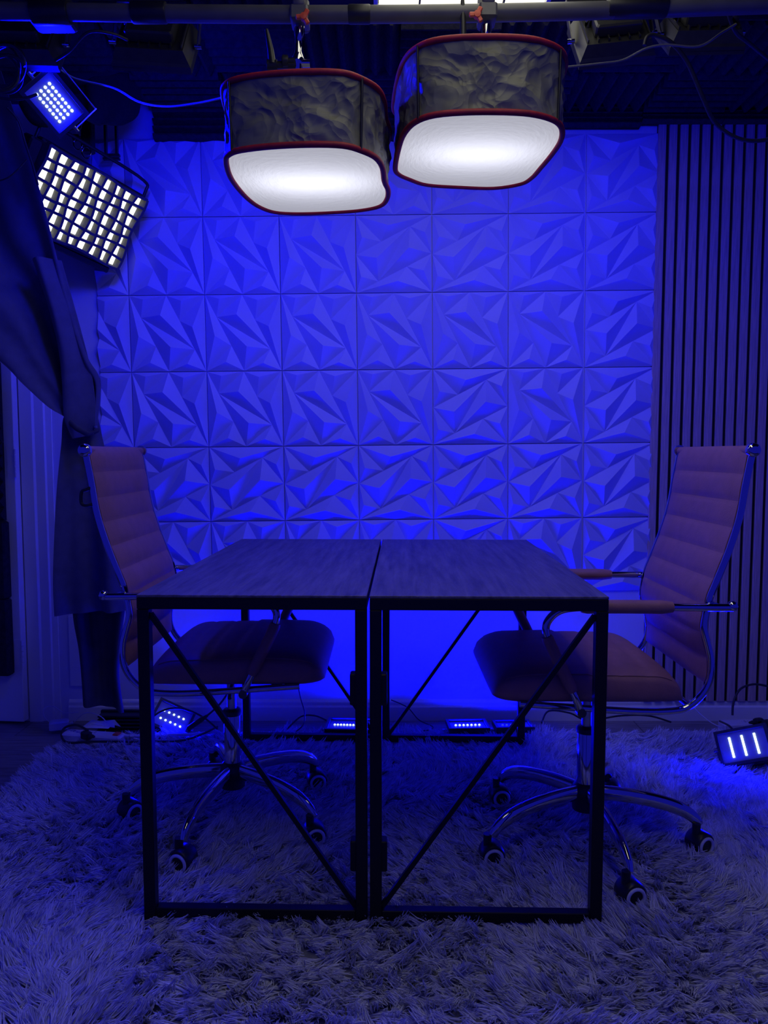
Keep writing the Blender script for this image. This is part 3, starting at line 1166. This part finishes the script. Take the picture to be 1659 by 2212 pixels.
flood('floor flood lamp with three bright LED strips at the right edge of the rug', c, (.75, -.45, .35), (-.025, .5475, .7575), .172, .118, rows=3, cols=8, power=P_RIGHT, yoke=(.06, -1), group=gfl, vertical=True)

# under the ceiling, aimed at the tiles, backs to the room
wall_dir = Vector((0, .88, -.48))


def back_flood(label, u, v, Y, w, h, power, roll=0.0, aim=(0, .86, -.50), yoke=(.10, 1)):
    n = Vector(aim).normalized()
    r = Vector((-1, 0, roll)).normalized()
    up = n.cross(r)
    return flood(label, P(u, v, Y), r, up, w, h, rows=4, cols=8, power=power, yoke=yoke, group=gup, spread=160)


back_flood('black flood lamp under the ceiling left of the softboxes, its back turned', 340, 112, 2.05, .20, .15, P_UPPER * 1.8, .06, aim=(-.16, .84, -.50))
back_flood('black flood lamp with steel yoke, beside the right softbox', 1318, 98, 1.98, .185, .15, P_UPPER * .5, -.10, aim=(.05, .85, -.52))
back_flood('black flood lamp under the ceiling farthest right, above the slats', 1508, 92, 2.06, .19, .15, P_UPPER * 1.3, -.02, aim=(-.42, .62, -.66))
# upper left, face in view
c = P(118, 222, 2.15)
flood('lit blue flood lamp high on the left among the cables', c, (.50, .60, -.63), (.744, .083, .67), .14, .11, rows=4, cols=8, power=P_SIDE, yoke=(.08, 1), group=gup)

# ------------------------------------------------------------------ gridded LED panel upper left
c = P(176, 450, 2.76)
gt = thing('grid_lamp', 'white LED panel lamp with a fabric egg-crate grid, upper left by the curtain', 'panel lamp', c)
r = Vector((.80, .62, -.345)).normalized()
nn = Vector((.66, -.62, -.42)).normalized()
u_ = nn.cross(r).normalized()
r = u_.cross(nn).normalized()
gt.rotation_euler = Matrix((r, u_, nn)).transposed().to_euler()
gw, gh = .375, .270
MB().bbox((-gw / 2 - .012, -gh / 2 - .012, -.055), (gw / 2 + .012, gh / 2 + .012, -.004), .006).build('housing', M['blackp'], gt)
MB().box((-gw / 2, -gh / 2, -.004), (gw / 2, gh / 2, -.001)).build('led_panel', M['cob'], gt)
nx, ny, gd = 9, 7, .039


def gpt(i, j, z):
    x_ = -gw / 2 + gw * i / nx
    y_ = -gh / 2 + gh * j / ny
    wob = .0035 * math.sin(2.1 * i + 1.3 * j) * (z / gd + .3)
    wob2 = .0035 * math.sin(1.7 * j - 1.1 * i + 1) * (z / gd + .3)
    return Vector((x_ + wob, y_ + wob2, z + .004 * math.sin(.9 * i + .8 * j)))


for i in range(nx + 1):
    mb = MB()
    rings = []
    for q in range(ny * 3 + 1):
        j = q / 3
        a, b_ = gpt(i, j, 0.0), gpt(i, j, gd)
        w = .009
        rings.append([a + Vector((-w / 2, 0, 0)), a + Vector((w / 2, 0, 0)), b_ + Vector((w / 2, 0, 0)), b_ + Vector((-w / 2, 0, 0))])
    mb.loft(rings).build('grid_strip', M['gridf'], gt)
for j in range(ny + 1):
    mb = MB()
    rings = []
    for q in range(nx * 3 + 1):
        i = q / 3
        a, b_ = gpt(i, j, 0.0), gpt(i, j, gd)
        w = .009
        rings.append([a + Vector((0, -w / 2, 0)), a + Vector((0, w / 2, 0)), b_ + Vector((0, w / 2, 0)), b_ + Vector((0, -w / 2, 0))])
    mb.loft(rings).build('grid_strip', M['gridf'], gt)
yk = MB()
yk.tube(spline([(-gw / 2 - .02, 0, -.03), (-gw / 2 - .022, gh / 2 + .02, -.035), (-gw / 2, gh / 2 + .06, -.04), (0, gh / 2 + .066, -.04), (gw / 2, gh / 2 + .06, -.04), (gw / 2 + .022, gh / 2 + .02, -.035), (gw / 2 + .02, 0, -.03)], 5), .006, 8)
yk.build('yoke', M['blackp'], gt, 50)
bd = MB().bbox((-gw / 2 - .03, -gh / 2 - .035, -.06), (gw / 2 + .0, -gh / 2 - .012, -.01), .004)
bd.build('lower_flap', M['blackp'], gt)
MB().bbox((-gw / 2 - .055, -gh / 2 + .02, -.05), (-gw / 2 - .012, gh / 2 + .0, .02), .006).build('side_flap', M['blackp'], gt)

# hardware above it: stand clamp with ring screws and an empty bracket frame
hw_ = thing('hanging_clamp', 'dark clamp with ring screws hanging above the gridded lamp', 'clamp', P(190, 300, 2.86))
mb = MB()
mb.bbox((-.020, -.02, -.05), (.020, .02, .10), .004)
mb.build('body', M['blackp'], hw_)
mb = MB().cyl((.006, -.005, .06), (.006, -.005, .32), .011, 12)
mb.build('post', M['blackp'], hw_, 50)
for dx, dz in ((-.025, -.03), (.004, -.06)):
    MB().tube([Vector((dx + .016 * math.cos(a), -.03, dz + .020 * math.sin(a))) for a in [2 * PI * k / 20 for k in range(20)]], .0028, 8, True).build('ring_screw', M['chrome'], hw_, 50)
MB().lathe([(0, 0), (.012, .001), (.012, .02), (0, .022)], 12, Matrix.Translation((-.05, -.01, .0)) @ Matrix.Rotation(PI / 2, 4, 'Y')).build('knob', M['blackp'], hw_, 40)
MB().cyl((-.035, -.01, 0), (.0, -.01, 0), .006, 10).build('screw', M['chrome'], hw_, 50)

bf = thing('bracket_frame', 'empty black rectangular bracket beside the hanging clamp', 'bracket', P(240, 300, 2.90))
mb = MB()
for lo, hi in (((-.024, -.008, -.055), (-.016, .008, .08)), ((.016, -.008, -.055), (.024, .008, .08)), ((-.03, -.008, -.063), (.03, .008, -.055)), ((-.03, -.008, -.075), (.03, .008, -.068))):
    mb.box(lo, hi)
mb.build('frame', M['blackp'], bf)
MB().bbox((-.03, -.012, .08), (.03, .012, .13), .003).build('holder', M['blackp'], bf)
MB().cyl((0, 0, .12), (0, 0, .33), .008, 12).build('post', M['blackp'], bf, 50)


# ------------------------------------------------------------------ curtain
def sheet(left, right, n_s, n_t, fold, thick=.004):
    """cloth between two edge curves; fold(s, t) pushes it towards or from the camera"""
    L, R_ = spline(left, n_s), spline(right, n_s)
    m_ = min(len(L), len(R_))
    front, back_ = [], []
    for i in range(m_):
        s = i / (m_ - 1)
        rowp = []
        for j in range(n_t + 1):
            t = j / n_t
            p = L[i].lerp(R_[i], t)
            rowp.append(p + Vector((0, -fold(s, t), 0)))
        front.append(rowp)
        back_.append([p + Vector((0, thick, 0)) for p in rowp])
    rings = []
    for i in range(m_):
        rings.append(front[i] + back_[i][::-1])
    return MB().loft(rings)


cu = thing('curtain', 'dark navy curtain gathered aside and tied at the left wall', 'curtain', (P(200, 940, 2.66).x, 2.66, 0))
co = Vector(cu.location)


def rel(pts):
    return [p - co for p in pts]


f1 = lambda s, t: .050 * math.sin(t * 7.5 + 1.2 * s) * (1 - .65 * s) + .018 * math.sin(t * 19 + 3 * s) * (1 - .5 * s) + .02 * t * (1 - s)
Ls = [P(-330, 120, 2.42), P(-290, 400, 2.42), P(-170, 660, 2.46), P(0, 775, 2.52), P(60, 832, 2.56), P(112, 880, 2.60), P(150, 905, 2.62), P(163, 935, 2.64)]
Rs = [P(8, 120, 2.50), P(52, 260, 2.50), P(98, 400, 2.53), P(128, 520, 2.56), P(158, 650, 2.60), P(196, 770, 2.63), P(221, 825, 2.66), P(212, 925, 2.66)]
sheet(rel(Ls), rel(Rs), 9, 60, f1).build('swag', M['curtain'], cu, 60)
# outer fold wrapped over the tie
f2 = lambda s, t: .016 * math.sin(t * 5 + 2 * s) + .02 * math.sin(PI * t)
Lo = [P(70, 560, 2.50), P(105, 660, 2.53), P(130, 760, 2.56), P(139, 850, 2.585), P(143, 905, 2.60), P(160, 948, 2.62)]
Ro = [P(128, 560, 2.53), P(165, 690, 2.565), P(192, 790, 2.60), P(205, 865, 2.625), P(207, 905, 2.63), P(204, 938, 2.635)]
sheet(rel(Lo), rel(Ro), 8, 26, f2).build('outer_fold', M['curtain'], cu, 60)
# tail below the tie
f3 = lambda s, t: .020 * math.sin(t * 9 + 1.0) * (.4 + .6 * s) + .014 * math.sin(t * 17 + 2) * s
Lt = [P(170, 885, 2.66), P(141, 900, 2.66), P(136, 960, 2.66), P(127, 1060, 2.665), P(122, 1180, 2.67), P(121, 1260, 2.67), P(125, 1328, 2.67)]
Rt = [P(208, 885, 2.68), P(212, 912, 2.68), P(224, 965, 2.69), P(250, 1060, 2.70), P(275, 1180, 2.70), P(285, 1260, 2.70), P(290, 1318, 2.70)]
sheet(rel(Lt), rel(Rt), 8, 44, f3).build('tail', M['curtain'], cu, 60)
f4 = lambda s, t: .022 * math.sin(t * 8 + .5) + .01 * math.sin(t * 15)
Ll = [P(158, 1250, 2.76), P(160, 1330, 2.76), P(172, 1400, 2.76), P(178, 1460, 2.76), P(182, 1522, 2.76)]
Rl = [P(285, 1250, 2.79), P(272, 1330, 2.79), P(265, 1400, 2.79), P(262, 1460, 2.79), P(272, 1535, 2.79)]
sheet(rel(Ll), rel(Rl), 7, 40, f4).build('lining', M['curtain2'], cu, 60)
tb_ = MB()
tb_.tube(rel([P(140, 902, 2.60), P(165, 925, 2.58), P(190, 938, 2.60), P(212, 930, 2.66)]), .010, 8, sx=.5)
tb_.build('tie_band', M['curtain2'], cu, 60)
MB().lathe([(0, -.006), (.006, -.003), (.006, .003), (0, .006)], 10, Matrix.Translation(P(206, 922, 2.62) - co)).build('tie_stud', M['steel'], cu, 50)
# a black cloth bunched above the gridded lamp
bcL = [P(40, 225, 2.58), P(58, 255, 2.58), P(78, 275, 2.60), P(110, 282, 2.61)]
bcR = [P(296, 150, 2.72), P(292, 230, 2.72), P(262, 258, 2.68), P(236, 262, 2.66)]
bc = sheet(bcL, bcR, 6, 30, lambda s, t: .03 * math.sin(t * 11 + s) + .015 * math.sin(t * 23))
tag(bc.build('black_cloth', M['felt'], None, 60), 'bunched black cloth hanging under the ceiling above the gridded lamp', 'cloth')


# ------------------------------------------------------------------ cables
def cable(label, pts, r=.004, mt='cable', name='cable', group=None):
    o = MB().tube(spline(pts, 7), r, 8).build(name, M[mt], None, 60)
    return tag(o, label, 'cable', group)


gc = 'cables under the ceiling'
cable('thin grey cable running from the right softbox to the flood lamp beside it', [P(1214, 146, 1.80), P(1290, 138, 1.82), P(1345, 130, 1.84), P(1395, 105, 1.83), P(1440, 97, 1.83), P(1510, 100, 1.84), P(1560, 70, 1.87), P(1590, 52, 1.88)], .0028, 'cableg', group=gc)
cable('thick black cable looping down in front of the slats at right', [P(1392, 98, 1.89), P(1398, 80, 1.89), P(1415, 76, 1.89), P(1450, 92, 1.89), P(1485, 135, 1.90), P(1520, 215, 1.92), P(1545, 265, 1.95), P(1590, 297, 1.96), P(1640, 304, 1.96), P(1700, 290, 1.96)], .0050, 'cable', group=gc)
cable('short black cable at the top right corner above the slats', [P(1560, -20, 1.85), P(1585, 62, 1.9), P(1620, 95, 1.95), P(1700, 160, 2.0)], .0045, 'cable', group=gc)
cable('thin cable sagging from the upper left flood lamp to the left softbox', [P(130, 150, 2.2), P(165, 170, 2.2), P(245, 190, 2.15), P(300, 220, 2.05), P(360, 230, 1.95), P(430, 222, 1.85), P(492, 208, 1.75)], .0026, 'cableg', group=gc)
cable('black cable curving from the left pipe coupling to the left back-turned flood lamp', [P(120, 130, 1.92), P(150, 110, 1.9), P(190, 70, 1.88), P(240, 72, 1.9), P(275, 86, 1.94)], .0035, 'cable', group=gc)
cable('black cable crossing the coils at the upper left corner', [P(-40, 205, 2.03), P(20, 214, 2.03), P(55, 212, 2.04), P(80, 204, 2.05)], .004, 'cable', group=gc)
cable('looped black cable hanging beside the curtain at upper left', [P(15, 232, 2.35), P(40, 262, 2.38), P(55, 310, 2.40), P(70, 355, 2.42), P(82, 400, 2.44)], .0035, 'cable', group=gc)
cable('thin dark cable draped over the curtain at the left edge', [P(-20, 395, 2.36), P(15, 385, 2.36), P(40, 365, 2.38), P(58, 345, 2.40)], .0022, 'cable', group=gc)
coil = MB()
pts = []
for k in range(90):
    a = k * .42
    pts.append(P(8 + 40 * math.cos(a) + 8 * math.sin(a * .37), 150 + 42 * math.sin(a) + 12 * math.cos(a * .53), 1.93 + .04 * math.sin(a * .31)))
coil.tube(spline(pts, 3), .0040, 7)
tag(coil.build('cable_coil', M['cable'], None, 60), 'tangled coil of black cable at the upper left corner', 'cable')
# power brick with red indicator on the pipe
pb = thing('power_box', 'black power box with a red indicator on the pipe at upper left', 'power box', P(112, 30, 1.86))
MB().bbox((-.045, -.03, -.03), (.05, .03, .03), .005).build('case', M['blackp'], pb)
MB().lathe([(.0035, 0), (.0035, .002), (0, .003)], 10, Matrix.Translation((.012, -.030, .012)) @ Matrix.Rotation(PI / 2, 4, 'X')).build('indicator', M['redled'], pb)
back_flood('black flood lamp half hidden at the upper left corner', 60, 110, 2.12, .20, .15, 0, .03)

# ------------------------------------------------------------------ small things on the floor by the wall


def power_strip(label, c, rz, length, tilt=0.0, switch=True, outlets=5):
    t = thing('power_strip', label, 'power strip', c, rz)
    MB().bbox((0, -.027, 0), (length, .027, .034), .006).build('case', M['whitep'], t)
    x_ = .06
    for k in range(outlets):
        o = MB()
        o.lathe([(.0165, 0), (.0165, .0015), (.0155, .002)], 18, Matrix.Translation((length - .035 - k * .042, 0, .0335)))
        ob = o.build('outlet', M['whitep'], t, 40)
        sl = MB()
        for dx, dy in ((-.006, .005), (-.006, -.005)):
            sl.box((length - .035 - k * .042 + dx - .001, dy - .0035, .0352), (length - .035 - k * .042 + dx + .006, dy - .0015, .0361))
        sl.lathe([(.002, 0), (.002, .0008)], 8, Matrix.Translation((length - .035 - k * .042 + .008, 0, .0352)))
        sl.build('slot', M['blackp'], ob)
    if switch:
        MB().bbox((.014, -.014, .033), (.036, .014, .040), .002).build('switch', M['redp'] if switch == 'red' else M['blackp'], t)
    return t


p0 = PZ(205, 1598, .03)
power_strip('white power strip with a red switch on the floor below the curtain', (p0.x + .10, p0.y + .01, .010), math.radians(170), .235, switch='red', outlets=3)
p1 = PZ(1562, 1566, .03)
power_strip('white power strip with several outlets at the right wall beside the flood lamp', (p1.x, p1.y + .02, .001), math.radians(2), .30, switch=False, outlets=5)
# white plug-in adaptor
a0_ = PZ(128, 1570, .02)
ad_ = thing('wall_adaptor', 'white plug-in adaptor lying on the floor beside the door casing', 'adaptor', (a0_.x, a0_.y, .01), math.radians(20))
MB().bbox((-.035, -.022, 0), (.035, .022, .035), .005).build('case', M['whitep'], ad_)
MB().bbox((.035, -.008, .010), (.05, .008, .024), .002).build('plug_tip', M['whitep'], ad_)
# black plugs
for lab, pos, rz in (('black plug pushed into the left power strip', PZ(187, 1580, .06), 2.6), ('black plug standing beside the right power strip, nearer one', PZ(1638, 1552, .06), .3), ('black plug beside the right power strip at the frame edge', PZ(1656, 1556, .06), .5)):
    t = thing('plug', lab, 'plug', pos - Vector((0, 0, .03)), rz, 'black plugs')
    MB().bbox((-.018, -.013, 0), (.022, .013, .030), .005).build('body', M['blackp'], t)
    MB().tube([(-.016, 0, .016), (-.03, 0, .018), (-.042, 0, .018)], [.009, .007, .004], 10).build('strain_relief', M['blackp'], t, 50)

gf = 'cables on the floor by the wall'
Z3 = .035
cable('white cord running along the floor from the left power strip', [PZ(245, 1588, .04), PZ(280, 1590, Z3), PZ(350, 1588, Z3), PZ(420, 1586, Z3), PZ(470, 1580, Z3)], .006, 'whitep', group=gf)
cable('black cord looping around the left power strip', [PZ(190, 1578, .06), PZ(165, 1566, .07), PZ(140, 1572, .05), PZ(133, 1590, Z3), PZ(148, 1604, Z3), PZ(200, 1602, Z3), PZ(300, 1602, Z3), PZ(400, 1598, Z3), PZ(470, 1570, .05)], .0042, 'cable', group=gf)
cable('black cord arching over the tipped flood lamp behind the left chair', [P(322, 1566, 2.68), P(335, 1545, 2.68), P(365, 1531, 2.68), P(400, 1532, 2.69), P(440, 1550, 2.70), P(470, 1575, 2.70)], .0036, 'cable', group=gf)
cable('thin white lead rising from the adaptor beside the door casing', [PZ(110, 1562, .03), P(95, 1548, 2.86), P(96, 1530, 2.88), P(115, 1526, 2.90), P(140, 1540, 2.88), P(170, 1538, 2.88)], .0018, 'whitep', group=gf)
cable('thin white lead below the curtain lining', [PZ(160, 1560, .03), P(185, 1540, 2.80), P(215, 1546, 2.80), P(230, 1560, 2.78)], .0018, 'whitep', group=gf)
cable('thin cord hanging from the left desk rear to the floor', [P(643, 1478, 2.70), P(650, 1510, 2.72), P(658, 1540, 2.72), P(655, 1565, 2.72), P(640, 1580, 2.72)], .0022, 'cable', group=gf)
cable('cord on the rug left of the lit LED row', [PZ(620, 1575, Z3), P(650, 1548, 2.85), P(680, 1546, 2.86), P(705, 1556, 2.84)], .0032, 'cable', group=gf)
cable('thin cord curving down behind the right desk frame', [P(845, 1512, 2.92), P(880, 1528, 2.92), P(905, 1555, 2.90), P(935, 1570, 2.88), P(920, 1578, 2.86), P(872, 1577, 2.86)], .0022, 'cable', group=gf)
cable('black cord lying behind the right chair along the baseboard', [PZ(1170, 1562, Z3), P(1185, 1536, 2.9), P(1230, 1540, 2.9), PZ(1270, 1556, Z3), P(1340, 1546, 2.9), P(1400, 1546, 2.9), PZ(1450, 1560, Z3)], .0036, 'cable', group=gf)
cable('black cord looping up from the right power strip at the frame edge', [P(1582, 1545, 2.78), P(1585, 1515, 2.80), P(1600, 1488, 2.82), P(1630, 1478, 2.83), P(1665, 1484, 2.83)], .0042, 'cable', group=gf)
cable('thin pale cord from the slats down to the right power strip', [P(1490, 1512, 2.93), P(1505, 1535, 2.90), P(1535, 1560, 2.85), PZ(1560, 1572, Z3)], .0020, 'whitep', group=gf)
cable('black lead from the right flood lamp up to the power strip', [PZ(1555, 1558, .05), P(1575, 1568, 2.66), P(1590, 1585, 2.60)], .0038, 'cable', group=gf)

# inline connector on a cord behind the left chair
ic = thing('inline_connector', 'black inline cord connector leaning behind the left chair', 'connector', P(424, 1562, 2.66))
d = (P(448, 1546, 2.66) - P(404, 1576, 2.66)).normalized()
MB().tube([-d * .038, -d * .034, d * .022, d * .036, d * .05], [.006, .0095, .0095, .007, .0045], 10).build('body', M['blackp'], ic, 50)
MB().tube(spline([d * .045, d * .075 + Vector((0, 0, .004)), d * .11 + Vector((0, .02, .012)), d * .15 + Vector((0, .05, .04))], 4), .0035, 8).build('lead', M['cable'], ic, 50)

# black slatted floor unit below the curtain
fv = thing('floor_heater', 'black slatted box on the floor behind the left power strip', 'heater', (P(262, 1562, 2.84).x, 2.84, 0))
MB().bbox((-.09, -.02, .005), (.10, .06, .012), .002).build('base', M['blackp'], fv)
MB().bbox((-.095, .045, .012), (.105, .06, .078), .002).build('back_plate', M['blackp'], fv)
for k in range(5):
    MB().bbox((-.09, -.018 + .004 * k, .014 + k * .0125), (.10, .044, .022 + k * .0125), .002).build('slat', M['blackp'], fv)
# crumpled white paper tag by the strip
pt = MB()
q0 = PZ(205, 1572, .05)
for i in range(3):
    pt.add([q0 + Vector((-.05 + .03 * i, .02 * i, .0 + .006 * i)), q0 + Vector((.05 + .02 * i, .0 + .01 * i, -.004)), q0 + Vector((.06, .04, .006 * i + .004)), q0 + Vector((-.03, .05, .012 - .003 * i))], [(0, 1, 2), (0, 2, 3)])
po = pt.build('paper_wrap', M['whitep'])
so = po.modifiers.new('thick', 'SOLIDIFY')
so.thickness = .001
tag(po, 'crumpled white wrapping beside the left power strip', 'wrapping')
